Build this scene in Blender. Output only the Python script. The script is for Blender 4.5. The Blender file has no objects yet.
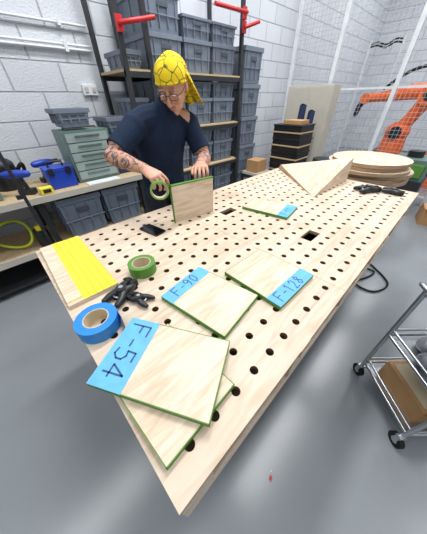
import bpy, bmesh, math, random
from mathutils import Vector, Matrix, kdtree
random.seed(7)
V=Vector
scene=bpy.context.scene
scene.view_settings.view_transform='Standard'
ZOOM=False
# ---------------------------------------------------------------- camera
az=math.radians(46.4); th=math.radians(38.66); ro=math.radians(1.06)
H=V((math.cos(az),math.sin(az),0)); R0=V((math.sin(az),-math.cos(az),0)); Zv=V((0,0,1))
F=H*math.cos(th)-Zv*math.sin(th); U0=H*math.sin(th)+Zv*math.cos(th)
U=U0*math.cos(ro)+R0*math.sin(ro); R=R0*math.cos(ro)-U0*math.sin(ro)
cd=bpy.data.cameras.new('camera'); cam=bpy.data.objects.new('camera',cd); scene.collection.objects.link(cam)
M=Matrix((R,U,-F)).transposed().to_4x4(); M.translation=V((0,0,1.5)); cam.matrix_world=M
cd.lens=36*210/534; cd.sensor_width=36; cd.clip_start=.02; scene.camera=cam
if ZOOM:
    cd.lens*=4.6; cd.shift_x=-.30; cd.shift_y=1.25
# ---------------------------------------------------------------- materials
def srgb(c): return tuple((x/255/12.92 if x/255<=.04045 else ((x/255+.055)/1.055)**2.4) for x in c)
def mat(name,c,rough=.55,metal=0,var=.08,scale=8,bump=0,bscale=60,spec=None):
    m=bpy.data.materials.new(name); m.use_nodes=True; nt=m.node_tree; b=nt.nodes['Principled BSDF']
    col=srgb(c); b.inputs['Roughness'].default_value=rough; b.inputs['Metallic'].default_value=metal
    if spec is not None: b.inputs['Specular IOR Level'].default_value=spec
    tc=nt.nodes.new('ShaderNodeTexCoord'); n=nt.nodes.new('ShaderNodeTexNoise'); n.inputs['Scale'].default_value=scale
    n.inputs['Detail'].default_value=4
    nt.links.new(tc.outputs['Object'],n.inputs['Vector'])
    r=nt.nodes.new('ShaderNodeValToRGB'); r.color_ramp.elements[0].position=.3; r.color_ramp.elements[1].position=.7
    r.color_ramp.elements[0].color=(*[x*(1-var) for x in col],1); r.color_ramp.elements[1].color=(*[min(1,x*(1+var)) for x in col],1)
    nt.links.new(n.outputs['Fac'],r.inputs['Fac']); nt.links.new(r.outputs['Color'],b.inputs['Base Color'])
    if bump:
        n2=nt.nodes.new('ShaderNodeTexNoise'); n2.inputs['Scale'].default_value=bscale; nt.links.new(tc.outputs['Object'],n2.inputs['Vector'])
        bp=nt.nodes.new('ShaderNodeBump'); bp.inputs['Strength'].default_value=bump; bp.inputs['Distance'].default_value=.005
        nt.links.new(n2.outputs['Fac'],bp.inputs['Height']); nt.links.new(bp.outputs['Normal'],b.inputs['Normal'])
    return m
def plymat(name,c,c2,stretch=(1.2,9,9),rough=.55,blot=.5):
    m=bpy.data.materials.new(name); m.use_nodes=True; nt=m.node_tree; b=nt.nodes['Principled BSDF']; b.inputs['Roughness'].default_value=rough
    tc=nt.nodes.new('ShaderNodeTexCoord'); mp=nt.nodes.new('ShaderNodeMapping'); mp.inputs['Scale'].default_value=stretch
    nt.links.new(tc.outputs['Object'],mp.inputs['Vector'])
    n=nt.nodes.new('ShaderNodeTexNoise'); n.inputs['Scale'].default_value=4; n.inputs['Detail'].default_value=8; n.inputs['Distortion'].default_value=1.2
    nt.links.new(mp.outputs['Vector'],n.inputs['Vector'])
    r=nt.nodes.new('ShaderNodeValToRGB'); r.color_ramp.elements[0].position=.34; r.color_ramp.elements[1].position=.6
    r.color_ramp.elements[0].color=(*srgb(c2),1); r.color_ramp.elements[1].color=(*srgb(c),1)
    nt.links.new(n.outputs['Fac'],r.inputs['Fac'])
    n2=nt.nodes.new('ShaderNodeTexNoise'); n2.inputs['Scale'].default_value=2.2; n2.inputs['Detail'].default_value=3
    nt.links.new(tc.outputs['Object'],n2.inputs['Vector'])
    r2=nt.nodes.new('ShaderNodeValToRGB'); r2.color_ramp.elements[0].position=.35; r2.color_ramp.elements[1].position=.7
    r2.color_ramp.elements[0].color=(.84,.79,.74,1); r2.color_ramp.elements[1].color=(1,1,1,1)
    nt.links.new(n2.outputs['Fac'],r2.inputs['Fac'])
    mx=nt.nodes.new('ShaderNodeMixRGB'); mx.blend_type='MULTIPLY'; mx.inputs[0].default_value=blot
    nt.links.new(r.outputs['Color'],mx.inputs[1]); nt.links.new(r2.outputs['Color'],mx.inputs[2])
    nt.links.new(mx.outputs[0],b.inputs['Base Color'])
    return m
def blockwall(name,axis):
    m=bpy.data.materials.new(name); m.use_nodes=True; nt=m.node_tree; b=nt.nodes['Principled BSDF']; b.inputs['Roughness'].default_value=.6
    tc=nt.nodes.new('ShaderNodeTexCoord'); s=nt.nodes.new('ShaderNodeSeparateXYZ'); cb=nt.nodes.new('ShaderNodeCombineXYZ')
    nt.links.new(tc.outputs['Object'],s.inputs[0]); nt.links.new(s.outputs[axis],cb.inputs[0]); nt.links.new(s.outputs[2],cb.inputs[1])
    br=nt.nodes.new('ShaderNodeTexBrick'); nt.links.new(cb.outputs[0],br.inputs['Vector'])
    br.inputs['Scale'].default_value=1; br.inputs['Brick Width'].default_value=.45; br.inputs['Row Height'].default_value=.225; br.inputs['Mortar Size'].default_value=.008
    br.inputs['Mortar Smooth'].default_value=.6
    br.inputs['Color1'].default_value=(*srgb((214,218,223)),1); br.inputs['Color2'].default_value=(*srgb((204,208,215)),1); br.inputs['Mortar'].default_value=(*srgb((176,181,187)),1)
    nt.links.new(br.outputs['Color'],b.inputs['Base Color'])
    n2=nt.nodes.new('ShaderNodeTexNoise'); n2.inputs['Scale'].default_value=70; n2.inputs['Detail'].default_value=4; nt.links.new(tc.outputs['Object'],n2.inputs['Vector'])
    b1=nt.nodes.new('ShaderNodeBump'); b1.inputs['Strength'].default_value=.6; b1.inputs['Distance'].default_value=.01; nt.links.new(n2.outputs['Fac'],b1.inputs['Height'])
    b2=nt.nodes.new('ShaderNodeBump'); b2.inputs['Strength'].default_value=.8; b2.inputs['Distance'].default_value=.012; b2.invert=True
    nt.links.new(br.outputs['Fac'],b2.inputs['Height']); nt.links.new(b1.outputs['Normal'],b2.inputs['Normal']); nt.links.new(b2.outputs['Normal'],b.inputs['Normal'])
    return m
PLY=plymat('birch_plywood',(230,212,190),(208,184,156))
PLYT=plymat('birch_plywood_worktop',(224,208,188),(204,184,160),blot=.8)
PLYE=plymat('plywood_edge',(200,174,140),(140,108,76),stretch=(1,1,60))
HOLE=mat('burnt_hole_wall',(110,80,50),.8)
INNER=mat('painted_shade_interior',(84,68,52),.85)  # shade inside the table box painted in as dark brown, so slots read dark
GREEN=mat('green_masking_tape',(84,136,50),.55,var=.12)
GREENL=mat('pale_green_tape_side',(140,176,96),.6)
BLUE=mat('blue_masking_tape',(98,174,224),.6,var=.08,scale=30)
BLUER=mat('blue_tape_roll',(38,132,208),.45,var=.06)
YEL=mat('yellow_masking_tape',(240,222,60),.5,var=.1,scale=30)
YEL2=mat('yellow_tape_overlap',(218,190,30),.5)
INK=mat('marker_ink',(40,74,118),.6)
CARD=mat('cardboard',(184,142,98),.8)
CARDI=mat('cardboard_core',(206,190,160),.8)
BLACK=mat('black_plastic',(30,31,34),.4)
BLK2=mat('black_paint',(38,40,44),.5)
RUB=mat('rubber',(22,22,23),.8)
CRATE=mat('grey_blue_plastic',(114,124,138),.5,var=.05)
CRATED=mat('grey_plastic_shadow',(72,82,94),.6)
RED=mat('red_paint',(196,36,40),.4)
ORANGE=mat('robot_orange',(238,104,32),.4)
STEEL=mat('stainless_steel',(190,194,198),.3,metal=.9,var=.04)
GALV=mat('galvanised_wire',(190,194,198),.45,metal=.2)
WHITEP=mat('white_paint',(222,225,228),.5)
GREENC=mat('tool_cabinet_green',(98,122,116),.4,var=.04)
CABD=mat('cabinet_drawer_grey',(150,164,160),.4)
BLUET=mat('blue_plastic',(28,66,176),.4)
NAVY=mat('dark_blue_plastic',(34,50,84),.5)
BEIGE=mat('beige_laminate',(196,190,176),.5,var=.03)
CHIP=mat('chipboard',(190,166,130),.8,var=.15,scale=40)
GLASS=mat('dark_screen_glass',(16,18,22),.08)
HOSE=mat('yellow_green_hose',(196,214,40),.5)
PBAG=mat('grey_plastic_bag',(130,132,138),.3,var=.3,scale=30,bump=.8,bscale=25)
SHIRT=mat('navy_cotton',(28,42,64),.85,var=.25,scale=14,bump=.6,bscale=9,spec=.2)
JEAN=mat('dark_trousers',(34,38,48),.85)
SKIN=mat('skin',(206,154,128),.5,var=.06,scale=25)
LIPS=mat('lips',(186,124,108),.5)
BROW=mat('grey_brow_hair',(128,104,88),.8)
HAIR=mat('short_grey_hair',(120,108,98),.85,var=.3,scale=120)
WHITE=mat('eye_white',(235,232,228),.3)
IRIS=mat('iris',(60,70,80),.3)
SHOE=mat('shoe',(28,28,30),.6)
WALLB=blockwall('painted_block_wall',0); WALLX=blockwall('painted_block_wall_side',1)
def tattoo():
    m=bpy.data.materials.new('tattooed_skin'); m.use_nodes=True; nt=m.node_tree; b=nt.nodes['Principled BSDF']; b.inputs['Roughness'].default_value=.5
    tc=nt.nodes.new('ShaderNodeTexCoord'); n=nt.nodes.new('ShaderNodeTexNoise'); n.inputs['Scale'].default_value=22; n.inputs['Detail'].default_value=3; n.inputs['Distortion'].default_value=2
    nt.links.new(tc.outputs['Object'],n.inputs['Vector']); r=nt.nodes.new('ShaderNodeValToRGB')
    r.color_ramp.elements[0].position=.43; r.color_ramp.elements[1].position=.54
    r.color_ramp.elements[0].color=(*srgb((100,84,84)),1); r.color_ramp.elements[1].color=(*srgb((204,152,126)),1)
    nt.links.new(n.outputs['Fac'],r.inputs['Fac']); nt.links.new(r.outputs['Color'],b.inputs['Base Color']); return m
TATT=tattoo()
def webmat():
    m=bpy.data.materials.new('yellow_web_print_cloth'); m.use_nodes=True; nt=m.node_tree; b=nt.nodes['Principled BSDF']; b.inputs['Roughness'].default_value=.85
    tc=nt.nodes.new('ShaderNodeTexCoord'); v=nt.nodes.new('ShaderNodeTexVoronoi'); v.feature='DISTANCE_TO_EDGE'; v.inputs['Scale'].default_value=19
    nt.links.new(tc.outputs['Object'],v.inputs['Vector']); r=nt.nodes.new('ShaderNodeValToRGB')
    r.color_ramp.elements[0].position=.015; r.color_ramp.elements[1].position=.05
    r.color_ramp.elements[0].color=(*srgb((96,88,24)),1); r.color_ramp.elements[1].color=(*srgb((240,208,24)),1)
    nt.links.new(v.outputs['Distance'],r.inputs['Fac']); nt.links.new(r.outputs['Color'],b.inputs['Base Color']); return m
WEB=webmat()
def floormat():
    m=bpy.data.materials.new('grey_epoxy_floor'); m.use_nodes=True; nt=m.node_tree; b=nt.nodes['Principled BSDF']
    tc=nt.nodes.new('ShaderNodeTexCoord'); n=nt.nodes.new('ShaderNodeTexNoise'); n.inputs['Scale'].default_value=1.3; n.inputs['Detail'].default_value=6
    nt.links.new(tc.outputs['Object'],n.inputs['Vector']); r=nt.nodes.new('ShaderNodeValToRGB')
    r.color_ramp.elements[0].position=.3; r.color_ramp.elements[1].position=.7
    r.color_ramp.elements[0].color=(*srgb((132,137,141)),1); r.color_ramp.elements[1].color=(*srgb((144,149,153)),1)
    nt.links.new(n.outputs['Fac'],r.inputs['Fac']); nt.links.new(r.outputs['Color'],b.inputs['Base Color'])
    b.inputs['Roughness'].default_value=.2; return m
FLOOR=floormat()
# ---------------------------------------------------------------- mesh builder
def cat(P,sub):
    if sub<=1: return P
    out=[]; n=len(P)
    for i in range(n-1):
        p0=P[max(i-1,0)];p1=P[i];p2=P[i+1];p3=P[min(i+2,n-1)]
        for k in range(sub):
            t=k/sub
            out.append(.5*((2*p1)+(p2-p0)*t+(2*p0-5*p1+4*p2-p3)*t*t+(3*p1-p0-3*p2+p3)*t**3))
    out.append(P[-1]); return out
class MB:
    def __init__(s): s.v=[];s.f=[];s.m=[];s.s=[];s.mats=[]
    def mi(s,m):
        if m not in s.mats: s.mats.append(m)
        return s.mats.index(m)
    def add(s,vs,fs,m,M=None,smooth=False):
        o=len(s.v); k=s.mi(m)
        for v in vs:
            v=V(v); s.v.append(M@v if M else v)
        for f in fs: s.f.append([o+i for i in f]); s.m.append(k); s.s.append(smooth)
    def box(s,a,b,m,M=None):
        x0,y0,z0=a;x1,y1,z1=b
        s.add([(x0,y0,z0),(x1,y0,z0),(x1,y1,z0),(x0,y1,z0),(x0,y0,z1),(x1,y0,z1),(x1,y1,z1),(x0,y1,z1)],
          [(0,3,2,1),(4,5,6,7),(0,1,5,4),(1,2,6,5),(2,3,7,6),(3,0,4,7)],m,M)
    def prism(s,poly,z0,z1,m,M=None,mside=None,smooth=False):
        n=len(poly); vs=[(p[0],p[1],z0) for p in poly]+[(p[0],p[1],z1) for p in poly]
        s.add(vs,[tuple(range(n-1,-1,-1)),tuple(range(n,2*n))],m,M)
        s.add(vs,[(i,(i+1)%n,n+(i+1)%n,n+i) for i in range(n)],mside or m,M,smooth)
    def cyl(s,p0,p1,r0,m,r1=None,seg=20,mcap=None):
        p0=V(p0);p1=V(p1); r1=r0 if r1 is None else r1
        t=(p1-p0).normalized(); a=t.orthogonal().normalized(); b=t.cross(a)
        vs=[p0+(a*math.cos(q)+b*math.sin(q))*r0 for q in [2*math.pi*i/seg for i in range(seg)]]+[p1+(a*math.cos(q)+b*math.sin(q))*r1 for q in [2*math.pi*i/seg for i in range(seg)]]
        s.add(vs,[(i,(i+1)%seg,seg+(i+1)%seg,seg+i) for i in range(seg)],m,None,True)
        s.add(vs,[tuple(range(seg-1,-1,-1)),tuple(range(seg,2*seg))],mcap or m)
    def ring(s,c,ro_,ri,h,m,mi_=None,mt=None,axis=(0,0,1),seg=40):
        t=V(axis).normalized(); a=t.orthogonal().normalized(); b=t.cross(a); c=V(c)
        vs=[]
        for (r,z) in ((ro_,0),(ro_,h),(ri,h),(ri,0)):
            for i in range(seg):
                q=2*math.pi*i/seg; vs.append(c+(a*math.cos(q)+b*math.sin(q))*r+t*z)
        def fs(k): 
            l=((k+1)%4)*seg; k*=seg
            return [(k+i,k+(i+1)%seg,l+(i+1)%seg,l+i) for i in range(seg)]
        s.add(vs,fs(0),m,None,True); s.add(vs,fs(1),mt or m); s.add(vs,fs(2),mi_ or m,None,True); s.add(vs,fs(3),mt or m)
    def sweep(s,path,rad,m,seg=12,ref=None,sub=1,round_=False,M=None,closed=False):
        P=[V(p) for p in path]; Rr=[V((r,r)) if not hasattr(r,'__len__') else V(r) for r in (rad if hasattr(rad,'__len__') else [rad]*len(P))]
        P=cat(P,sub); Rr=cat(Rr,sub)
        if round_:
            t0=(P[0]-P[1]).normalized(); t1=(P[-1]-P[-2]).normalized(); ra=min(Rr[0]); rb=min(Rr[-1]); a0=Rr[0];b0=Rr[-1]; p0=P[0];p1=P[-1]
            P=[p0+t0*ra*k for k in(.97,.85,.5)]+P+[p1+t1*rb*k for k in (.5,.85,.97)]
            Rr=[a0*k for k in (.25,.53,.87)]+Rr+[b0*k for k in (.87,.53,.25)]
        n=len(P); vs=[]; prev=None
        for i in range(n):
            t=(P[min(i+1,n-1)]-P[max(i-1,0)]).normalized()
            if closed and i in (0,n-1): t=(P[1]-P[-2]).normalized()
            if ref is not None: a=V(ref)
            elif prev is None: a=t.orthogonal()
            else: a=prev
            a=(a-t*a.dot(t)).normalized(); prev=a; b=t.cross(a)
            for k in range(seg):
                q=2*math.pi*k/seg; vs.append(P[i]+a*math.cos(q)*Rr[i][0]+b*math.sin(q)*Rr[i][1])
        fs=[]
        for i in range(n-1):
            for k in range(seg): fs.append((i*seg+k,i*seg+(k+1)%seg,(i+1)*seg+(k+1)%seg,(i+1)*seg+k))
        s.add(vs,fs,m,M,True)
        if not closed: s.add(vs,[tuple(range(seg-1,-1,-1)),tuple((n-1)*seg+k for k in range(seg))],m,M)
    def ell(s,c,r,m,M=None,seg=24,rings=14,keep=None,rot=None,disp=None):
        c=V(c); vs=[];fs=[]
        for i in range(rings+1):
            p=math.pi*i/rings
            for k in range(seg):
                q=2*math.pi*k/seg; d=V((r[0]*math.sin(p)*math.cos(q),r[1]*math.sin(p)*math.sin(q),r[2]*math.cos(p)))
                if rot: d=rot@d
                if disp: d=d*disp(d)
                vs.append(c+d)
        for i in range(rings):
            for k in range(seg):
                f=(i*seg+k,(i+1)*seg+k,(i+1)*seg+(k+1)%seg,i*seg+(k+1)%seg)
                if i==0: f=(f[0],f[1],f[2])
                elif i==rings-1: f=(f[0],f[1],f[3])
                if keep is None or keep(sum((vs[j] for j in f),V((0,0,0)))/len(f)): fs.append(f)
        s.add(vs,fs,m,M,True)
    def mesh(s,name,weld=True):
        me=bpy.data.meshes.new(name); me.from_pydata([tuple(v) for v in s.v],[],s.f)
        for m in s.mats: me.materials.append(m)
        me.polygons.foreach_set('material_index',s.m); me.polygons.foreach_set('use_smooth',s.s); me.update()
        if weld:
            bm=bmesh.new(); bm.from_mesh(me); bmesh.ops.remove_doubles(bm,verts=bm.verts,dist=1e-5); bm.normal_update(); bm.to_mesh(me); bm.free()
        return me
    def obj(s,name,loc=None,bevel=0,parent=None,rotz=0,weld=False):
        me=s.mesh(name,weld)
        o=bpy.data.objects.new(name,me); scene.collection.objects.link(o)
        if loc: o.location=loc
        o.rotation_euler[2]=rotz
        if parent: o.parent=parent
        if bevel:
            bv=o.modifiers.new('bevel','BEVEL'); bv.width=bevel; bv.segments=2; bv.limit_method='ANGLE'; bv.angle_limit=math.radians(40)
        return o
def inst(o,name,loc,rotz=0,scale=None):
    n=bpy.data.objects.new(name,o.data); scene.collection.objects.link(n); n.location=loc; n.rotation_euler[2]=rotz
    for md in o.modifiers:
        b=n.modifiers.new(md.name,md.type); b.width=md.width; b.segments=md.segments; b.limit_method=md.limit_method; b.angle_limit=md.angle_limit
    if scale: n.scale=scale
    return n
# ---------------------------------------------------------------- room
def simple(name,a,b,m):
    mb=MB(); mb.box(a,b,m); return mb.obj(name)
simple('floor',(-3.6,-4.6,-.1),(10.1,3.2,0),FLOOR)
simple('ceiling',(-3.6,-4.6,4.5),(10.1,3.2,4.6),WHITEP)
simple('wall_back',(-3.6,3.1,0),(10.1,3.2,4.5),WALLB)
simple('wall_right',(10,-4.5,0),(10.1,3.1,4.5),WALLX)
simple('wall_left',(-3.6,-4.5,0),(-3.5,3.1,4.5),WALLX)
simple('wall_front',(-3.6,-4.6,0),(10.1,-4.5,4.5),WALLB)
mb=MB()
for z in (1.9,1.93,2.07): mb.cyl((-3.4,3.07,z),(1.25,3.07,z),.011,WHITEP,seg=10)
for x in (-2,-1,-.3,.4,1.0):
    mb.box((x,3.055,1.88),(x+.03,3.1,1.95),WHITEP); mb.box((x,3.055,2.05),(x+.03,3.1,2.09),WHITEP)
mb.cyl((-.35,3.075,1.93),(-.35,3.075,2.9),.011,WHITEP,seg=10)
mb.obj('trim_conduit')
mb=MB()
for x in (.05,1.05):
    mb.box((x,3.07,1.55),(x+.15,3.1,1.64),WHITEP); mb.box((x+.02,3.063,1.575),(x+.055,3.07,1.62),BEIGE); mb.box((x+.095,3.063,1.575),(x+.13,3.07,1.62),BEIGE)
mb.obj('wall_sockets',bevel=.003)
# ---------------------------------------------------------------- main table
X0,X1,Y0,Y1=-.04,2.30,.062,1.285; ZT=.9
mb=MB(); sp=.078; nx=int((X1-X0-.02)/sp); ny=int((Y1-Y0-.01)/sp)
ox=X0+(X1-X0-nx*sp)/2; oy=Y0+(Y1-Y0-ny*sp)/2; hr=.0125; seg=16; zt2=ZT-.018
sq=[]
for i in range(seg):
    q=2*math.pi*i/seg+math.pi/4; c,s_=math.cos(q),math.sin(q); k=(sp/2)/max(abs(c),abs(s_)); sq.append((c*k,s_*k,c*hr,s_*hr))
slots=[(int((.99-ox)/sp),int((.91-oy)/sp)),(int((1.07-ox)/sp),int((.345-oy)/sp))]; skip=set()
for (i,j) in slots:
    skip|={(i,j),(i+1,j)}
    cx=ox+sp*(i+1); cy=oy+sp*(j+.5)
    a,b=sp,sp/2; n_=[(-.058,-.031),(.058,-.031),(.058,.031),(-.058,.031)]
    vs=[(cx+x,cy+y,ZT) for x,y in ((-a,-b),(a,-b),(a,b),(-a,b))]+[(cx+x,cy+y,ZT) for x,y in n_]+[(cx+x,cy+y,zt2) for x,y in n_]
    mb.add(vs,[(k,(k+1)%4,4+(k+1)%4,4+k) for k in range(4)],PLYT); mb.add(vs,[(4+k,4+(k+1)%4,8+(k+1)%4,8+k) for k in range(4)],PLYE)
for i in range(nx):
    for j in range(ny):
        if (i,j) in skip: continue
        cx=ox+sp*(i+.5); cy=oy+sp*(j+.5)
        vs=[(cx+a,cy+b,ZT) for a,b,_,_ in sq]+[(cx+c,cy+d,ZT) for _,_,c,d in sq]+[(cx+c,cy+d,zt2) for _,_,c,d in sq]
        mb.add(vs,[(k,(k+1)%seg,seg+(k+1)%seg,seg+k) for k in range(seg)],PLYT)
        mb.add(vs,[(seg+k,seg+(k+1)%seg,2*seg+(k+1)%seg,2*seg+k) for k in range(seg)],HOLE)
ex=ox+nx*sp; ey=oy+ny*sp
for a,b in (((X0,Y0),(X1,oy)),((X0,ey),(X1,Y1)),((X0,oy),(ox,ey)),((ex,oy),(X1,ey))):
    mb.add([(a[0],a[1],ZT),(b[0],a[1],ZT),(b[0],b[1],ZT),(a[0],b[1],ZT)],[(0,1,2,3)],PLYT)
mb.add([(X0,Y0,zt2),(X1,Y0,zt2),(X1,Y1,zt2),(X0,Y1,zt2),(X0,Y0,ZT),(X1,Y0,ZT),(X1,Y1,ZT),(X0,Y1,ZT)],[(0,1,5,4),(1,2,6,5),(2,3,7,6),(3,0,4,7)],PLYE)
for x in (ox+sp*10,ox+sp*20): mb.box((x-.0012,Y0,ZT),(x+.0012,Y1,ZT+.0003),PLYE)
zb=.68
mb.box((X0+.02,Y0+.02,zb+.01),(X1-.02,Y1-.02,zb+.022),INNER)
def slotpanel(p0,p1,along,inset,t=.018):
    L0,L1=p0,p1
    def bx(a,b,z0,z1,m=PLY):
        if along=='x': mb.box((a,inset,z0),(b,inset+t,z1),m)
        else: mb.box((inset,a,z0),(inset+t,b,z1),m)
    bx(L0,L1,.845,zt2); bx(L0,L1,zb,.738)
    n=5 if along=='x' else 3; g=.09; w=(L1-L0-g*(n+1))/n
    for i in range(n+1):
        a=L0+i*(w+g); bx(a,a+g,.738,.845)
slotpanel(X0,X1,'x',Y0+.004); slotpanel(X0,X1,'x',Y1-.022); slotpanel(Y0+.022,Y1-.022,'y',X0+.004); slotpanel(Y0+.022,Y1-.022,'y',X1-.022)
for k in range(1,5): 
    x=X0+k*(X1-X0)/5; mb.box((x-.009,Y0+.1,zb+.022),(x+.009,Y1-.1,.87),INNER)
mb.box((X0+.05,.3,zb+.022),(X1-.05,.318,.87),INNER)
for k in range(1,5):
    x=X0+k*(X1-X0)/5+.02; mb.box((x-.03,Y0-.002,.866),(x+.03,Y0+.002,zt2+.0176),PLYE)
for x in (X0+.3,X1-.4):
    for y in (Y0+.32,Y1-.42):
        mb.box((x,y,.10),(x+.1,y+.1,zb+.012),PLY)
        mb.cyl((x+.02,y+.05,.05),(x+.08,y+.05,.05),.05,RUB); mb.box((x+.01,y+.03,.06),(x+.09,y+.07,.10),STEEL)
    mb.box((x+.02,Y0+.42,.2),(x+.08,Y1-.42,.28),PLY)
mb.box((X0+.4,.66,.2),(X1-.4,.72,.28),PLY)
mb.obj('perforated_workshop_table',weld=True)
# ---------------------------------------------------------------- glyph strokes
GL={'F':[[(0,0),(0,1),(.55,1)],[(0,.55),(.42,.55)]],'-':[[(.08,.48),(.42,.48)]],
'5':[[(.5,1),(.08,1),(.05,.58),(.3,.62),(.5,.45),(.5,.2),(.3,0),(0,.06)]],'4':[[(.38,0),(.38,1),(0,.32),(.55,.32)]],
'9':[[(.48,.75),(.3,1),(.08,.9),(.05,.62),(.28,.5),(.48,.7),(.46,.3),(.3,0)]],'0':[[(.25,1),(.05,.75),(.05,.25),(.25,0),(.48,.25),(.48,.75),(.25,1)]],
'1':[[(.1,.8),(.28,1),(.28,0)]],'2':[[(.03,.78),(.2,1),(.45,.85),(.42,.55),(.02,0),(.52,0)]],
'8':[[(.25,.52),(.07,.72),(.25,1),(.45,.76),(.25,.52),(.03,.25),(.25,0),(.5,.25),(.25,.52)]]}
def text(mb,txt,org,d,h,z,m,w=.0035):
    d=V(d).normalized(); up=V((-d.y,d.x)); x=0
    for ch in txt:
        for st in GL[ch]:
            for a,b in zip(st[:-1],st[1:]):
                pa=V(org)+d*(x+a[0]*h)+up*a[1]*h; pb=V(org)+d*(x+b[0]*h)+up*b[1]*h
                t=(pb-pa).normalized(); n=V((-t.y,t.x))*w/2; pa-=t*w*.3; pb+=t*w*.3
                mb.add([(*(pa-n),z),(*(pb-n),z),(*(pb+n),z),(*(pa+n),z)],[(0,1,2,3)],m)
        x+=h*(.78 if ch!='-' else .62)
    return x
def rectfit(c):
    c=[V(p) for p in c]; ce=sum(c,V((0,0)))/4
    u=((c[1]-c[0])+(c[2]-c[3])); v=((c[3]-c[0])+(c[2]-c[1])); w=u.length/2; h=v.length/2
    u.normalize(); v2=V((-u.y,u.x)); 
    if v2.dot(v)<0: v2=-v2
    vv=v.normalized(); v2=(v2+vv).normalized(); u2=V((v2.y,-v2.x)); 
    if u2.dot(u)<0: u2=-u2
    return ce,u2,v2,w,h
def panel(name,c,z0,tape=None,tw=.05,txt=None,tdir=1,th_=.018,hgt=.04,tstart=.2,green=True):
    ce,u,v,w,h=rectfit(c); mb=MB()
    P=lambda a,b: ce+u*a+v*b
    poly=[P(-w/2,-h/2),P(w/2,-h/2),P(w/2,h/2),P(-w/2,h/2)]
    if (u.x*v.y-u.y*v.x)<0: poly=poly[::-1]
    off=[p-ce for p in poly]
    mb.prism(off,0,th_,PLY,None,GREEN if green else PLYE)
    if green:
        e=.0022
        for i in range(4):
            a=off[i];b=off[(i+1)%4]; n=V((-(b-a).y,(b-a).x)).normalized()*e
            mb.add([(*a,th_+.0004),(*b,th_+.0004),(*(b+n),th_+.0004),(*(a+n),th_+.0004)],[(0,1,2,3)],GREEN)
    if tape:
        a0,a1=(-w/2,-w/2+tw) if tape=='u0' else (w/2-tw,w/2)
        q=[P(a0,-h/2)-ce,P(a1,-h/2)-ce,P(a1,h/2)-ce,P(a0,h/2)-ce]
        if (u.x*v.y-u.y*v.x)<0: q=q[::-1]
        mb.prism(q,th_+.0002,th_+.001,BLUE)
        if txt:
            d=v*tdir; up=V((-d.y,d.x)); mid=(a0+a1)/2
            org=P(mid,-tdir*h/2)-ce+d*h*tstart-up*hgt/2
            text(mb,txt,org,d,hgt,th_+.0016,INK,w=hgt*.085)
    o=mb.obj(name,(ce.x,ce.y,z0))
    return o
panel('labelled_plywood_panel',[(-.021,.127),(-.035,.41),(.185,.42),(.199,.137)],ZT)
panel('labelled_plywood_panel',[(.108,.519),(.272,.216),(.082,.117),(-.067,.393)],ZT+.019,'u0',.1,'F-54',1,hgt=.06,tstart=.1)
panel('labelled_plywood_panel',[(.464,.575),(.495,.285),(.287,.250),(.232,.541)],ZT,'u0',.062,'F-90',-1,hgt=.045,tstart=.18)
panel('labelled_plywood_panel',[(.770,.458),(.752,.198),(.519,.185),(.503,.476)],ZT,'u1',.062,'F-128',-1,hgt=.045,tstart=.12)
panel('labelled_plywood_panel',[(1.31,.905),(1.363,.59),(1.165,.555),(1.11,.86)],ZT,'u1',.07,'F-91',-1,hgt=.04,tstart=.15)
mb=MB(); w,h=.185,.53
mb.box((0,0,0),(w,h,.018),PLY)
for i in range(5):
    a=.052+i*.026; mb.box((a,.0,.018),(a+.022,h,.0188),YEL); mb.box((a+.022,0,.018),(a+.026,h,.0190),YEL2)
mb.box((.0,.02,.0181),(w,.024,.0193),YEL2)
mb.obj('yellow_taped_board',(-.03,.735,ZT),rotz=math.radians(-1.5))
mb=MB(); mb.ring((0,0,0),.066,.040,.048,BLUER,CARDI,BLUER); mb.ring((0,0,0.0005),.0405,.037,.047,CARDI)
P=[(.045,.048),(.075,.03),(.105,.005),(.125,-.015)]
for i in range(3):
    a=V(P[i]);b=V(P[i+1]); mb.add([(a.x,a.y,.001),(b.x,b.y,.001),(b.x,b.y,.047-.012*i),(a.x,a.y,.047-.01*i)],[(0,1,2,3),(3,2,1,0)],BLUER)
mb.obj('blue_tape_roll',(.02,.583,ZT),rotz=math.radians(-62))
mb=MB(); mb.ring((0,0,0),.058,.040,.048,GREEN,CARDI,GREEN); mb.ring((0,0,.0005),.0405,.037,.047,CARDI); mb.obj('green_tape_roll',(.277,.748,ZT))
def clampobj(name,loc,rz,sc=1):
    mb=MB()
    mb.sweep([(-.075,.035,.018),(-.04,.03,.02),(0,.012,.022),(.04,.022,.02),(.065,.006,.016)],[.013,.017,.021,.017,.011],BLACK,sub=4,round_=True)
    mb.sweep([(-.075,-.035,.018),(-.04,-.03,.02),(0,-.012,.022),(.04,-.022,.02),(.065,-.006,.016)],[.013,.017,.021,.017,.011],BLACK,sub=4,round_=True)
    mb.cyl((0,0,.0),(0,0,.046),.024,BLACK); mb.cyl((0,0,.046),(0,0,.05),.010,STEEL)
    mb.box((.05,-.026,.0),(.08,-.004,.034),RUB); mb.box((.05,.004,.0),(.08,.026,.034),RUB)
    mb.sweep([(-.03,-.03,.02),(-.045,0,.024),(-.03,.03,.02)],.004,STEEL,sub=4)
    o=mb.obj(name,loc,rotz=rz); o.scale=(sc,sc,sc); return o
clampobj('spring_clamp',(.145,.672,ZT+.001),math.radians(25),.85)
clampobj('spring_clamp',(.175,.595,ZT+.001),math.radians(115),.62)
clampobj('spring_clamp',(2.06,.36,ZT+.001),math.radians(-40),1.1)
clampobj('spring_clamp',(2.14,.21,ZT+.001),math.radians(-95),.9)
mb=MB(); poly=[]
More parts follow.
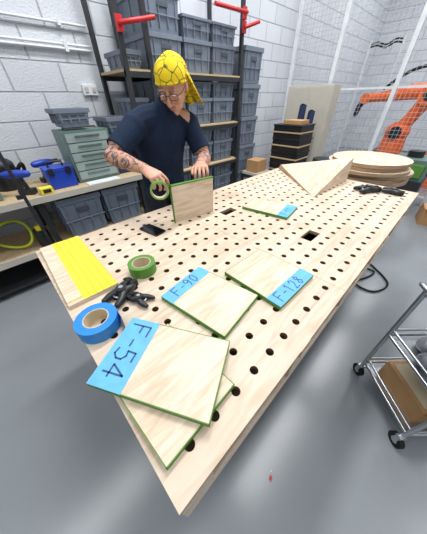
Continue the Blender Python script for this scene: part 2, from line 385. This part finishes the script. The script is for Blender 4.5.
for cx,cy,q0 in ((.028,.066,0),(-.028,.066,90),(-.028,-.066,180),(.028,-.066,270)):
    for k in range(5): q=math.radians(q0+k*22.5); poly.append((cx+.010*math.cos(q),cy+.010*math.sin(q)))
mb.prism(poly,0,.008,BLACK); mb.prism([(x*.94,y*.97) for x,y in poly],.008,.0086,GLASS)
mb.obj('smartphone',(.505,1.045,ZT),rotz=math.radians(10))
mb=MB(); a=V((0,0,0));b=V((.62,-.02,0));c=V((.56,.66,0)); d=V((.60,-.02,.19)); e=V((.56,.64,.04))
mb.add([a,b,c,d,e],[(0,2,1)],PLY); mb.add([a,b,c,d,e],[(0,1,3)],PLY); mb.add([a,b,c,d,e],[(0,3,4)],PLY); mb.add([a,b,c,d,e],[(1,2,4,3)],PLY); mb.add([a,b,c,d,e],[(0,4,2)],PLYE)
mb.obj('plywood_wedge_block',(1.65,.61,ZT+.001))
mb=MB(); mb.box((-.143,-.009,0),(.143,.009,.226),PLY); mb.box((-.146,-.0102,.221),(.146,.0102,.2275),GREEN); mb.box((-.146,-.0102,0),(-.143,.0102,.2275),GREEN)
mb.obj('plywood_panel_being_taped',(.80,1.009,ZT),rotz=math.radians(-8.5))
# ---------------------------------------------------------------- round discs + stand
mb=MB(); z=.80
for i,(dx,dy,rr) in enumerate(((.02,-.02,.37),(-.01,.02,.375),(.03,-.03,.37),(-.03,.0,.375),(.0,.03,.37),(-.02,.0,.36))):
    n=56; poly=[(dx+rr*math.cos(2*math.pi*k/n),dy+rr*math.sin(2*math.pi*k/n)) for k in range(n)]
    mb.prism(poly,z,z+.03,PLY,None,PLYE,True); z+=.0335
mb.obj('stacked_plywood_discs',(2.90,.60,0))
mb=MB(); mb.box((2.60,.30,.76),(3.20,.90,.80),CHIP)
for x in (2.62,3.14):
    for y in (.32,.84): mb.box((x,y,0),(x+.04,y+.04,.76),BLK2)
mb.box((2.62,.32,.2),(3.18,.88,.23),CHIP)
mb.obj('disc_stand')
# ---------------------------------------------------------------- workbench
mb=MB(); mb.box((-3.0,2.37,.81),(1.2,3.05,.85),CHIP); mb.box((-3.0,2.36,.80),(1.2,2.372,.852),BEIGE)
for x in (-2.98,-1.4,.12,1.13):
    for y in (2.40,2.98): mb.box((x,y,0),(x+.05,y+.05,.81),BLK2)
mb.box((-3.0,2.40,.34),(1.2,3.02,.37),CHIP); mb.box((-3.0,2.385,.32),(1.2,2.40,.38),BEIGE)
mb.box((-3.0,2.40,.06),(1.2,3.02,.08),BLK2)
mb.obj('workbench')
def crate(w,d,h):
    mb=MB(); tp=.014
    def r(z,ins): return [(-w/2+ins,-d/2+ins,z),(w/2-ins,-d/2+ins,z),(w/2-ins,d/2-ins,z),(-w/2+ins,d/2-ins,z)]
    L=[r(0,tp+.012),r(h-.035,.012),r(h-.035,0),r(h,0),r(h,.02),r(.01,tp+.02)]
    vs=sum(L,[]); fs=[(3,2,1,0)]
    for i in range(len(L)-1):
        for k in range(4): fs.append((i*4+k,i*4+(k+1)%4,(i+1)*4+(k+1)%4,(i+1)*4+k))
    fs.append((20,21,22,23)); mb.add(vs,fs,CRATE)
    for k in (-.36,-.12,.12,.36):
        mb.box((k*w-.004,-d/2+.004,.03),(k*w+.004,-d/2+.022,h-.035),CRATE)
    for k in (-.3,0,.3):
        mb.box((-w/2+.004,k*d-.004,.03),(-w/2+.022,k*d+.004,h-.035),CRATE)
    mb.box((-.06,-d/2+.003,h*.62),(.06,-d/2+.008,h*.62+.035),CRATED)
    mb.box((-w/2+.01,-d/2+.006,h*.42),(w/2-.01,-d/2+.016,h*.42+.008),CRATE)
    return mb
cr=crate(.40,.54,.27).obj('storage_crate',(0,0,0),bevel=.003)
cr.location=(1.77,2.74,1.731)
def addcrate(x,y,z,rz=0,sc=None): inst(cr,'storage_crate',(x,y,z),rz,sc)
for x in (2.19,2.61): addcrate(x,2.74,1.731)
for z in (1.24,.76,.28):
    for x in (1.77,2.19,2.61): addcrate(x,2.74,z+.001)
for z in (1.24+.271,.76+.271,.28+.271):
    for x in (1.77,2.19,2.61): addcrate(x,2.74,z+.002,0,(1,1,.55))
addcrate(1.77,2.74,2.003); addcrate(2.61,2.74,2.003,0,(1,1,.6)); addcrate(2.19,2.74,2.003,0,(1,1,.6))
for k in range(5): addcrate(3.17,2.72,.161+k*.375,0,(1,1,1.37))
for x,y in ((.465,2.68),(.895,2.68)): addcrate(x,y,.371,0,(1.03,1.02,1.48))
addcrate(-.9,2.7,.371,0,(1,1,1.4)); addcrate(-1.9,2.7,.371,0,(1,1,1.4))
simple('crate_pallet_base',(2.96,2.44,0),(3.38,3.0,.16),CHIP)
mb=MB()
for X in (1.27,1.53,2.87):
    for y in (2.44,3.0): mb.box((X-.02,y-.02,0),(X+.02,y+.02,2.75),BLK2)
for z in (.28,.76,1.24,1.73):
    mb.box((1.25,2.425,z-.06),(2.89,2.455,z-.005),BLK2); mb.box((1.25,2.99,z-.06),(2.89,3.02,z-.005),BLK2); mb.box((1.25,2.43,z-.02),(2.89,3.02,z),CHIP)
    mb.box((1.25,2.424,z-.016),(2.89,2.43,z),CHIP)
for k in range(14):
    mb.box((1.525,2.418,.2+k*.18),(1.535,2.421,.23+k*.18),RUB)
mb.obj('storage_rack')
for p,e in (((1.27,2.37,2.0),(.30,-.04,.06)),((2.87,2.37,2.27),(-.55,-.03,-.02)),((2.87,2.37,2.16),(.16,-.06,.05))):
    mb=MB(); e=V(e); mb.sweep([(0,.05,0),(0,.0,0),e*.5,e],.017,RED,seg=8); mb.box((-.028,.028,-.05),(.028,.048,.05),RED)
    mb.obj('red_rack_arm',p)
sb=crate(.2,.4,.14).obj('small_parts_bin',(1.40,2.72,1.241),bevel=.002)
inst(sb,'small_parts_bin',(1.40,2.72,1.382)); inst(sb,'small_parts_bin',(1.40,2.72,.761)); inst(sb,'small_parts_bin',(1.40,2.72,1.731)); inst(sb,'small_parts_bin',(1.40,2.72,.902))
# ---------------------------------------------------------------- things on bench
mb=MB(); mb.box((0,0,0),(.42,.32,.44),GREENC)
for i in range(5):
    z=.03+i*.08; mb.box((.02,-.008,z),(.40,.0,z+.07),CABD); mb.box((.10,-.02,z+.045),(.32,-.008,z+.056),GREENC)
mb.sweep([(.06,.16,.44),(.06,.16,.455),(.36,.16,.455),(.36,.16,.44)],.006,BLK2)
mb.obj('tool_drawer_cabinet',(.56,2.52,.851),bevel=.003)
inst(sb,'small_parts_bin',(.72,2.68,1.314),0,(1.5,.7,1.0)); 
simple('stacked_box',(1.0,2.55,.851),(1.19,2.9,1.22),NAVY)
inst(sb,'small_parts_bin',(1.1,2.72,1.221),0,(1,.9,1.1))
mb=MB(); mb.box((0,0,0),(.22,.2,.15),BLUET); mb.box((-.004,-.004,.15),(.224,.204,.175),BLUET); mb.box((.02,-.012,.12),(.06,0,.18),BLACK); mb.box((.16,-.012,.12),(.20,0,.18),BLACK)
mb.sweep([(.05,.1,.175),(.05,.1,.215),(.17,.1,.215),(.17,.1,.175)],.01,BLACK); mb.obj('blue_tool_case',(.31,2.48,.851),bevel=.006)
def drill(loc,rz,body=BLUET):
    mb=MB(); mb.sweep([(-.09,0,.17),(-.02,0,.17),(.05,0,.17),(.09,0,.17)],[.028,.034,.03,.02],body,round_=True,sub=3); mb.cyl((.09,0,.17),(.14,0,.17),.018,BLACK); mb.cyl((.14,0,.17),(.2,0,.17),.004,STEEL)
    mb.sweep([(-.02,0,.16),(-.035,0,.09),(-.04,0,.04)],[(.018,.022),(.016,.02),(.018,.024)],BLACK,sub=3); mb.box((-.09,-.035,0),(.03,.035,.045),BLACK)
    mb.obj('cordless_drill',loc,rotz=rz,bevel=0)
drill((.38,2.86,.851),.3); drill((.10,2.55,.851),2.6); drill((-.55,2.75,.851),.2,GREENC)
mb=MB(); mb.cyl((0,0,0),(0,0,.2),.11,BLACK); mb.ell((0,0,.2),(.11,.11,.07),BLK2); mb.sweep([(.09,0,.12),(.16,-.05,.2),(.16,.08,.1),(.08,.12,.03)],.016,RUB,sub=6); mb.obj('shop_vacuum',(.04,2.86,.851))
mb=MB(); mb.box((0,0,0),(.1,.08,.05),YEL); mb.box((.02,-.005,.01),(.08,0,.04),BLACK); mb.obj('tape_measure',(.20,2.40,.853),bevel=.008)
mb=MB(); mb.box((0,0,0),(.26,.2,.1),GREENC); mb.box((.02,.02,.1),(.24,.18,.13),BLACK); mb.obj('battery_charger',(-.32,2.5,.851),bevel=.008)
mb=MB(); mb.prism([(0,0),(.32,0),(.32,.12),(0,.12)],0,.003,WHITEP); mb.obj('paper_sheet',(.6,2.375,.853))
mb=MB(); pts=[]
for i in range(60):
    q=i*.45; pts.append((.14*math.cos(q),.05*math.sin(i*.9),.16+.13*math.sin(q)))
mb.sweep(pts,.012,HOSE,seg=8,sub=2); mb.obj('coiled_air_hose',(-.16,2.55,.37))
mb=MB(); mb.cyl((0,0,0),(0,0,.16),.06,BLACK); mb.cyl((0,0,.16),(0,0,.2),.03,YEL); mb.obj('spray_bottle',(.05,2.5,.371))
mb=MB(); mb.box((-.012,-.012,0),(.012,.012,1.42),BLK2); mb.box((-.09,-.09,0),(.09,.09,.012),BLK2); mb.cyl((0,0,1.42),(0,0,1.45),.02,BLACK)
mb.box((-.05,-.01,.9),(.0,.01,.93),BLK2)
mb.obj('black_pole_stand',(.07,2.25,0))
# ---------------------------------------------------------------- behind table
mb=MB(); mb.box((-.22,-.26,0),(.22,.26,.12),CHIP)
z=.12; k=0
while z<1.12:
    hh=.085; o=random.uniform(-.015,.015); mb.box((-.20+o,-.23,z),(.20+o,.23,z+hh*.8),BLACK); mb.box((-.21+o,-.24,z+hh*.8),(.21+o,.24,z+hh),BLK2 if k%2 else CHIP); z+=hh+.004; k+=1
mb.box((-.18,-.18,z),(.08,.1,z+.05),CARD)
mb.obj('stacked_black_trays',(3.62,1.92,0),bevel=.003)
mb=MB(); mb.box((-.18,-.16,0),(.18,.16,.5),BLK2); mb.box((-.18,-.16,.5),(.18,.16,.54),BEIGE); mb.box((-.185,-.12,.1),(-.18,.12,.45),CRATE); mb.box((-.15,-.12,.54),(.1,.1,.72),CARD); mb.obj('machine_cabinet',(3.18,2.24,0),bevel=.004)
mb=MB(); mb.box((0,0,0),(.28,.32,.3),CARD); mb.add([(0,0,.3),(.28,0,.3),(.3,-.1,.36),(-.02,-.1,.36)],[(0,1,2,3),(3,2,1,0)],CARD); mb.obj('cardboard_carton',(2.98,1.72,0),bevel=.002)
for i,(x,y) in enumerate(((4.1,2.12),(4.16,1.98),(4.26,2.2))):
    mb=MB(); mb.cyl((0,0,0),(.06,.0,1.4-.08*i),.055,NAVY); mb.cyl((.06,0,1.4-.08*i),(.0605,0,1.401-.08*i),.04,BLACK); mb.obj('blue_storage_tube',(x,y,0))
mb=MB(); mb.box((0,0,.08),(.3,.82,1.66),BEIGE); mb.box((.01,.01,0),(.29,.81,.08),BLK2); mb.box((-.008,.02,.1),(0,.405,1.64),BEIGE); mb.box((-.008,.415,.1),(0,.8,1.64),BEIGE); mb.box((-.03,.37,.85),(-.008,.385,1.0),STEEL); mb.box((-.03,.435,.85),(-.008,.45,1.0),STEEL)
mb.obj('storage_cupboard',(4.55,1.85,0),bevel=.004)
mb=MB(); mb.cyl((0,0,.62),(0,0,.67),.17,BLACK,seg=28)
for k in range(4):
    q=math.pi/4+k*math.pi/2; mb.sweep([(.1*math.cos(q),.1*math.sin(q),.62),(.22*math.cos(q),.22*math.sin(q),.0)],.013,BLK2)
mb.ring((0,0,.22),.18,.165,.015,BLK2)
mb.obj('workshop_stool',(4.15,1.55,0))
# ---------------------------------------------------------------- fence
mb=MB()
for Y in (2.95,2.13,1.1,0,-1.1,-2.2,-3.3,-4.4):
    mb.box((5.0,Y-.03,0),(5.06,Y+.03,3.3),WHITEP); mb.box((4.95,Y-.08,0),(5.11,Y+.08,.012),STEEL)
for z in (.12,1.6,3.27): mb.box((5.01,-4.4,z-.015),(5.05,2.95,z+.015),WHITEP)
y=-4.35
while y<2.95: mb.box((5.028,y-.0022,.12),(5.032,y+.0022,3.27),GALV); y+=.06
z=.15
while z<3.27: mb.box((5.026,-4.4,z-.0022),(5.030,2.95,z+.0022),GALV); z+=.06
mb.obj('mesh_safety_fence')
mb=MB(); mb.box((-.35,-.35,0),(.35,.35,.45),BLK2); mb.cyl((0,0,.45),(0,0,.75),.26,ORANGE,.22,28); mb.ell((0,0,.85),(.24,.24,.2),ORANGE)
mb.sweep([(0,.0,.85),(-.02,-.15,1.15),(-.02,-.28,1.5)],[(.13,.17),(.11,.14),(.13,.16)],ORANGE,sub=3,round_=True)
mb.cyl((-.2,-.28,1.5),(.2,-.28,1.5),.17,ORANGE); mb.cyl((-.21,-.28,1.5),(-.2,-.28,1.5),.09,BLACK); mb.cyl((-.26,0,.85),(.26,0,.85),.12,BLACK)
mb.sweep([(0,-.4,1.56),(0,0,1.56),(0,.45,1.5),(0,.85,1.46)],[(.12,.12),(.14,.14),(.1,.1),(.08,.08)],ORANGE,sub=3,round_=True)
mb.cyl((-.1,.88,1.46),(.1,.88,1.46),.1,ORANGE); mb.sweep([(0,.88,1.46),(0,.98,1.3),(0,1.0,1.15)],[.07,.06,.05],BLACK,round_=True)
mb.sweep([(0,-.45,1.6),(.05,-.3,1.95),(0,.2,1.9),(0,.6,1.62)],.03,RUB,sub=5)
mb.obj('orange_industrial_robot',(7.0,1.15,0))
mb=MB(); mb.box((0,0,0),(.8,.7,.75),ORANGE); mb.box((.05,.05,.75),(.75,.65,.82),BLK2); mb.box((-.01,.1,.2),(0,.6,.6),BLACK); mb.obj('robot_work_fixture',(6.2,-.3,0),bevel=.01)
mb=MB()
for k in range(2): 
    z=2.40+.05*k; mb.sweep([(0,0,z),(0,.15,z+.03),(0,.32,z-.04),(0,.5,z+.01),(0,.65,z-.01)],.016,RUB,sub=6,seg=8)
for y in (0,.65): mb.box((-.03,y-.015,0),(.03,y+.015,2.5),WHITEP)
mb.obj('cable_carrier_gantry',(7.6,1.85,0))
mb=MB(); mb.box((0,0,0),(.5,.5,.5),BLK2); mb.box((.02,.02,.5),(.48,.48,.78),GREENC); mb.box((-.01,.06,.55),(.02,.44,.72),GREEN); mb.cyl((.25,.25,.78),(.25,.25,.86),.1,BLACK); mb.obj('bench_machine',(4.35,.15,0),bevel=.006)
mb=MB(); mb.box((0,0,0),(.34,.3,.22),CARD); mb.add([(0,0,.22),(0,.3,.22),(-.1,.3,.29),(-.1,0,.29)],[(0,1,2,3),(3,2,1,0)],CARD); mb.box((.03,.03,.2),(.31,.27,.222),CARDI); mb.obj('cardboard_carton',(4.2,-.35,0),rotz=.2)
# ---------------------------------------------------------------- trolley
mb=MB(); L=.62; Wd=.38
def post(x,y): mb.cyl((x,y,.09),(x,y,.83),.011,STEEL,seg=12)
for x in (0,L):
    for y in (0,Wd):
        post(x,y); mb.cyl((x-.012,y,.04),(x+.012,y,.04),.04,RUB,seg=20); mb.cyl((x-.014,y,.04),(x+.014,y,.04),.018,STEEL,seg=12)
        mb.box((x-.018,y-.012,.05),(x-.014,y+.012,.095),STEEL); mb.box((x+.014,y-.012,.05),(x+.018,y+.012,.095),STEEL); mb.box((x-.018,y-.015,.088),(x+.018,y+.015,.1),STEEL)
for z in (.14,.45,.78):
    mb.box((0,0,z-.004),(L,Wd,z),STEEL)
    for a,b in (((0,0),(L,0)),((0,Wd),(L,Wd)),((0,0),(0,Wd)),((L,0),(L,Wd))):
        mb.cyl((a[0],a[1],z+.045),(b[0],b[1],z+.045),.007,STEEL,seg=10); mb.cyl((a[0],a[1],z),(b[0],b[1],z),.009,STEEL,seg=10)
mb.sweep([(0,0,.80),(-.05,.0,.84),(-.07,.06,.85),(-.07,Wd-.06,.85),(-.05,Wd,.84),(0,Wd,.80)],.010,STEEL,sub=5,seg=10)
ctrl=bpy.data.objects.new('steel_trolley',None); scene.collection.objects.link(ctrl)
ang=math.atan2(-.697,.717)
o=mb.obj('trolley_frame',parent=ctrl)
mb=MB(); mb.box((.05,.05,.141),(.35,.32,.27),CARD); mb.add([(.05,.05,.27),(.35,.05,.27),(.36,-.03,.31),(.04,-.03,.31)],[(0,1,2,3),(3,2,1,0)],CARD); mb.box((.07,.07,.25),(.33,.30,.272),CARDI)
mb.obj('cardboard_box',parent=ctrl)
mb=MB()
for (x,y,z,s_) in ((.12,.1,.49,.08),(.25,.2,.5,.1),(.14,.28,.485,.07),(.07,.2,.485,.06),(.4,.15,.5,.1),(.28,.08,.48,.06)):
    mb.ell((x,y,z),(s_,s_*.8,.045),PBAG)
mb.obj('plastic_bags',parent=ctrl)
ctrl.location=(.91,-.46,0); ctrl.rotation_euler[2]=ang
mb=MB(); mb.prism([(0,0),(.02,.005),(.022,.018),(.004,.014)],0,.006,RED); mb.prism([(.03,.02),(.038,.022),(.034,.03)],0,.004,WHITEP); mb.obj('red_plastic_scrap',(.293,-.08,0))
mb=MB(); mb.sweep([(2.0,.3,.012),(2.2,.12,.012),(2.45,.05,.012),(2.4,.25,.012),(2.15,.2,.012),(2.1,-.02,.012),(2.35,-.1,.012),(2.6,.15,.012)],.009,RUB,sub=8,seg=8); mb.obj('black_power_cable')
# ---------------------------------------------------------------- MAN
man=bpy.data.objects.new('man',None); scene.collection.objects.link(man)
B=MB(); EX=(1,0,0)
B.sweep([(.975,1.61,.86),(.975,1.60,.97),(.97,1.585,1.10),(.96,1.55,1.22),(.955,1.505,1.33),(.953,1.475,1.41),(.953,1.45,1.465)],
        [(.165,.12),(.18,.135),(.178,.14),(.188,.14),(.20,.125),(.165,.095),(.085,.068)],SHIRT,seg=28,ref=EX,sub=6)
SR=V((.745,1.465,1.375)); SL=V((1.165,1.465,1.365)); ER=V((.535,1.42,1.24)); EL=V((1.18,1.31,1.15)); WR=V((.60,1.17,1.20)); WL=V((.965,1.115,1.178))
for S,E in ((SR,ER),(SL,EL)):
    B.ell(S+V((0,0,-.005)),(.078,.078,.075),SHIRT)
    c=V((.953,1.48,1.41)); B.sweep([c,S.lerp(c,.4)+V((0,0,.015)),S+V((0,0,.0))],[(.09,.07),(.08,.068),(.072,.07)],SHIRT,sub=5)
    B.sweep([S,S.lerp(E,.4),S.lerp(E,.78)],[.074,.07,.071],SHIRT,sub=5,seg=20)
    B.sweep([S.lerp(E,.3),S.lerp(E,.7),E],[.055,.05,.045],TATT,sub=5,seg=20,round_=True)
for E,W_ in ((ER,WR),(EL,WL)):
    B.sweep([E,E.lerp(W_,.3),E.lerp(W_,.7),W_],[(.045,.045),(.049,.045),(.037,.034),(.029,.025)],TATT,sub=5,seg=20,round_=True)
for sx in (-1,1):
    hx=.975+sx*.095
    B.sweep([(hx,1.61,.92),(hx+sx*.01,1.60,.75),(hx+sx*.02,1.61,.50),(hx+sx*.02,1.64,.28),(hx+sx*.025,1.66,.09)],[(.095,.105),(.088,.095),(.066,.07),(.06,.062),(.055,.058)],JEAN,seg=20,sub=5,round_=True,ref=EX)
    B.sweep([(hx+sx*.025,1.70,.045),(hx+sx*.03,1.60,.05),(hx+sx*.04,1.50,.035)],[(.045,.045),(.05,.048),(.04,.034)],SHOE,seg=18,sub=5,round_=True,ref=EX)
def hand(Mh,ts,curls,thumb,splay=5):
    B.sweep([(0,-.02,0),(0,.025,0),(0,.06,0),(0,.088,0)],[(.028,.022),(.036,.02),(.043,.016),(.04,.012)],SKIN,seg=20,ref=EX,sub=5,round_=True,M=Mh)
    xs=[.033,.011,-.011,-.032]; ys=[.084,.09,.086,.077]
    ls=[(.044,.026,.02),(.048,.03,.021),(.045,.027,.02),(.035,.022,.018)]
    for i in range(4):
        p=V((xs[i]*ts,ys[i]-.012,0)); sp_=math.radians([1.3,.4,-.5,-1.5][i]*splay)*ts
        path=[p.copy()]; a=0
        d0=V((math.sin(sp_),math.cos(sp_),0)); p=p+d0*.012; path.append(p.copy())
        for k in range(3):
            a+=math.radians(curls[i][k]); d=V((math.sin(sp_)*math.cos(a),math.cos(sp_)*math.cos(a),-math.sin(a)))
            p=p+d*ls[i][k]; path.append(p.copy())
        B.sweep(path,[.0095,.0095,.009,.0085,.0072],SKIN,seg=12,sub=3,round_=True,M=Mh)
    B.sweep([V((t[0]*ts,t[1],t[2])) for t in thumb],[.016,.013,.0115,.009],SKIN,seg=12,sub=3,round_=True,M=Mh)
def frame(o,y,z):
    y=V(y).normalized(); z=V(z); z=(z-y*z.dot(y)).normalized(); x=y.cross(z)
    m_=Matrix((x,y,z)).transposed().to_4x4(); m_.translation=o; return m_
hand(frame(WR,(.18,-.93,-.30),(-.25,.0,.95)),-1,[(28,42,30),(34,46,32),(38,50,34),(42,52,36)],[(.022,.012,-.006),(.045,.04,-.022),(.05,.068,-.038),(.042,.092,-.05)])
hand(frame(WL,(-.62,-.75,-.05),(0,0,1)),1,[(30,50,26),(34,52,28),(36,54,28),(38,54,28)],[(.022,.012,-.006),(.046,.036,-.016),(.056,.062,-.028),(.054,.088,-.036)])
HC=V((.975,1.35,1.57)); yaw=V((-.84,-.54,0)).normalized(); pt=math.radians(33)
fd=yaw*math.cos(pt)-Zv*math.sin(pt); ly=-fd; lz=(Zv-fd*Zv.dot(fd)).normalized(); lx=ly.cross(lz)
MH=Matrix((lx,ly,lz)).transposed().to_4x4()@Matrix.Scale(1.06,4); MH.translation=HC
nk=HC-lz*.06+ly*.035
NB=V((.955,1.455,1.43)); NT=(nk-NB).normalized()
B.sweep([NB-NT*.03,NB+NT*.03,nk],[(.060,.060),(.060,.060),(.06,.062)],SKIN,seg=22,sub=5,round_=True)
CC=NB+NT*.052
ca=NT.orthogonal().normalized(); cb_=NT.cross(ca)
B.sweep([CC+(ca*math.cos(q)+cb_*math.sin(q))*.064 for q in [2*math.pi*k/32 for k in range(33)]],[(.008,.010)]*33,SHIRT,seg=10,closed=True)
B.sweep([NB-NT*.03,CC+NT*.002],[.085,.067],SHIRT,seg=24,sub=4)
B.ell((0,.015,.03),(.076,.096,.088),SKIN,MH)
B.ell((0,.03,-.02),(.0765,.082,.05),SKIN,MH)
B.ell((0,-.022,-.03),(.064,.066,.08),SKIN,MH)
B.ell((0,-.04,-.075),(.05,.045,.042),SKIN,MH)
B.ell((0,-.070,-.103),(.028,.023,.019),SKIN,MH)
for sx in (-1,1):
    B.ell((sx*.038,-.066,-.03),(.022,.02,.024),SKIN,MH)
    B.ell((sx*.03,-.080,.020),(.024,.010,.006),SKIN,MH)
    B.ell((sx*.076,.012,-.012),(.010,.02,.032),SKIN,MH,rot=Matrix.Rotation(sx*.25,3,'Z'))
    B.ell((sx*.010,-.100,-.042),(.009,.009,.007),SKIN,MH)
    B.ell((sx*.031,-.0775,.002),(.014,.012,.009),SKIN,MH)
B.sweep([(0,-.086,.012),(0,-.096,-.012),(0,-.110,-.036),(0,-.102,-.046)],[.0085,.009,.0115,.0085],SKIN,seg=12,sub=4,round_=True,M=MH)
B.ell((0,-.086,-.066),(.023,.010,.005),SKIN,MH); B.ell((0,-.086,-.076),(.020,.010,.0055),SKIN,MH)
raw=B.mesh('raw',False)
ro_=bpy.data.objects.new('raw',raw); scene.collection.objects.link(ro_)
md=ro_.modifiers.new('r','REMESH'); md.mode='VOXEL'; md.voxel_size=.0036
ms=ro_.modifiers.new('s','SMOOTH'); ms.factor=.5; ms.iterations=3
dg=bpy.context.evaluated_depsgraph_get(); dg.update()
bm_=bpy.data.meshes.new_from_object(ro_.evaluated_get(dg))
kd=kdtree.KDTree(len(raw.polygons)); 
for p in raw.polygons: kd.insert(p.center,p.index)
kd.balance()
bm_.materials.clear()
mats_=B.mats+[LIPS,HAIR]
for m_ in mats_: bm_.materials.append(m_)
idx=[]; si=B.mats.index(SHIRT); ski=B.mats.index(SKIN); lpi=mats_.index(LIPS); hri=mats_.index(HAIR); MI=MH.inverted()
for p in bm_.polygons:
    c,i,d=kd.find(p.center); k=B.m[i]; pc=V(p.center)
    if k in (si,ski) and (pc-CC).length<.17 and pc.z>1.3:
        dd=(pc-CC).dot(NT)
        if dd<.006: k=si
        else:
            rad_=((pc-CC)-NT*dd).length
            k=ski if (dd>.012 or rad_<.062) else si
    if k==ski and (pc-HC).length<.2:
        l=MI@pc
        if l.y>.034 and l.z>-.07+.2*(l.y-.03) and abs(l.x)<.0805: k=hri
        elif abs(l.x)<.022 and l.y<-.084 and -.081<l.z<-.062: k=lpi
    idx.append(k)
bm_.polygons.foreach_set('material_index',idx); bm_.polygons.foreach_set('use_smooth',[True]*len(idx)); bm_.update()
body=bpy.data.objects.new('body',bm_); scene.collection.objects.link(body); body.parent=man; body.data.name='man_body'
bpy.data.objects.remove(ro_)
mb=MB()
for sx in (-1,1):
    mb.ell((sx*.031,-.083,-.001),(.0115,.0085,.0065),WHITE,MH,seg=16,rings=10); mb.ell((sx*.031,-.0885,-.003),(.0045,.0035,.0045),IRIS,MH,seg=12,rings=8)
    mb.sweep([(sx*.012,-.089,.018),(sx*.03,-.090,.024),(sx*.05,-.080,.018)],[(.002,.0035),(.0025,.0045),(.0015,.002)],BROW,seg=8,M=MH,sub=4,round_=True)
mb.obj('eyes',parent=man)
mb=MB()
for sx in (-1,1):
    pts=[]
    for k in range(25):
        q=2*math.pi*k/24; c_,s_=math.cos(q),math.sin(q); ex_=abs(c_)**.6*(1 if c_>0 else -1); ey_=abs(s_)**.6*(1 if s_>0 else -1)
        pts.append(V((sx*.034+ex_*.025,-.101,-.002+ey_*.016)))
    mb.sweep(pts,.0017,BLACK,seg=8,M=MH)
    mb.sweep([(sx*.059,-.099,.006),(sx*.078,-.07,.006),(sx*.082,.0,.002),(sx*.08,.02,-.012)],.0017,BLACK,seg=8,M=MH,sub=3)
mb.sweep([(-.009,-.101,.004),(0,-.105,.007),(.009,-.101,.004)],.0017,BLACK,seg=8,M=MH,sub=3)
mb.obj('glasses',parent=man)
# bandana: soft wrinkled cloth, folded hem, knot and hanging tails
mb=MB(); BC=V((0,.018,.030)); BR=(.0855,.109,.089); hem=.018; cap=lambda p: p.z>hem-.42*p.y
def wr(d):
    a=math.atan2(d.x,d.y); e=d.z/.09
    return 1+.026*math.sin(a*7+e*3)*max(0,1-abs(e))+.022*math.sin(a*3+1)*(1-.5*abs(e))+.03*max(0,d.y/.1)+.012*math.sin(d.x*60+d.y*45)
mb.ell(BC,BR,WEB,MH,seg=72,rings=48,keep=cap,disp=wr)
rim=[]
for k in range(65):
    q=2*math.pi*k/64; best=None
    for jj in range(60,140):
        pp=math.pi*jj/180; d=V((BR[0]*math.sin(pp)*math.cos(q),BR[1]*math.sin(pp)*math.sin(q),BR[2]*math.cos(pp))); d=d*wr(d); P_=BC+d
        e=abs(P_.z-(hem-.002-.42*P_.y))
        if best is None or e<best[0]: best=(e,P_)
    rim.append(best[1])
mb.sweep(rim,[(.0035,.0035)]*65,WEB,seg=8,M=MH,closed=True)
mb.ell((0,.132,-.022),(.026,.022,.022),WEB,MH,disp=lambda d:1+.15*math.sin(d.x*300))
nu,nv=34,20; vs=[];fs=[]
for j in range(nv+1):
    t=j/nv
    for i in range(nu+1):
        a=math.radians(90+(-92+184*i/nu)*(1-.22*t)); rr=1.02+.42*t**.8+.07*math.sin(i*.9+t*2)*t
        x=.088*math.cos(a)*rr; y=.018+.112*math.sin(a)*rr; vs.append((x,y+.045*t,.05-.42*y*(1-t*.8)-.29*t*(1-.2*abs(math.cos(a)))))
for j in range(nv):
    for i in range(nu): k=j*(nu+1)+i; fs.append((k,k+1,k+nu+2,k+nu+1))
mb.add(vs,fs,WEB,MH,True)
o=mb.obj('bandana',parent=man); sm=o.modifiers.new('sol','SOLIDIFY'); sm.thickness=.003; sm.offset=1
mb=MB(); ax=V((.45,.85,.1)).normalized()
c_=V((.588,1.03,1.118)); mb.ring(c_-ax*.012,.05,.040,.024,GREEN,CARDI,GREENL,axis=ax); 
mb.add([(.62,.985,1.155),(.66,1.015,1.13),(.66,1.035,1.13),(.62,1.005,1.155)],[(0,1,2,3),(3,2,1,0)],GREEN)
mb.obj('tape_roll_in_hand',parent=man)
# ---------------------------------------------------------------- lights
def area(n,loc,sx,sy,e,col=(1,1,1),rot=(0,0,0)):
    l=bpy.data.lights.new(n,'AREA'); l.shape='RECTANGLE'; l.size=sx; l.size_y=sy; l.energy=e; l.color=col
    o=bpy.data.objects.new(n,l); scene.collection.objects.link(o); o.location=loc; o.rotation_euler=rot
for x in (-1.5,1.7,4.5,7.8):
    for y in (-2.6,0,1.6):
        e=44
        if x==1.7 and y==1.6: e=105
        elif y==-2.6: e=26
        elif x==-1.5: e=30
        area('ceiling_light_panel',(x,y,4.4),1.5 if e==105 else 2.2,.4,e,(.975,.987,1.0))
W=bpy.data.worlds.new('world'); W.use_nodes=True; W.node_tree.nodes['Background'].inputs[0].default_value=(.9,.95,1,1); W.node_tree.nodes['Background'].inputs[1].default_value=.4; scene.world=W
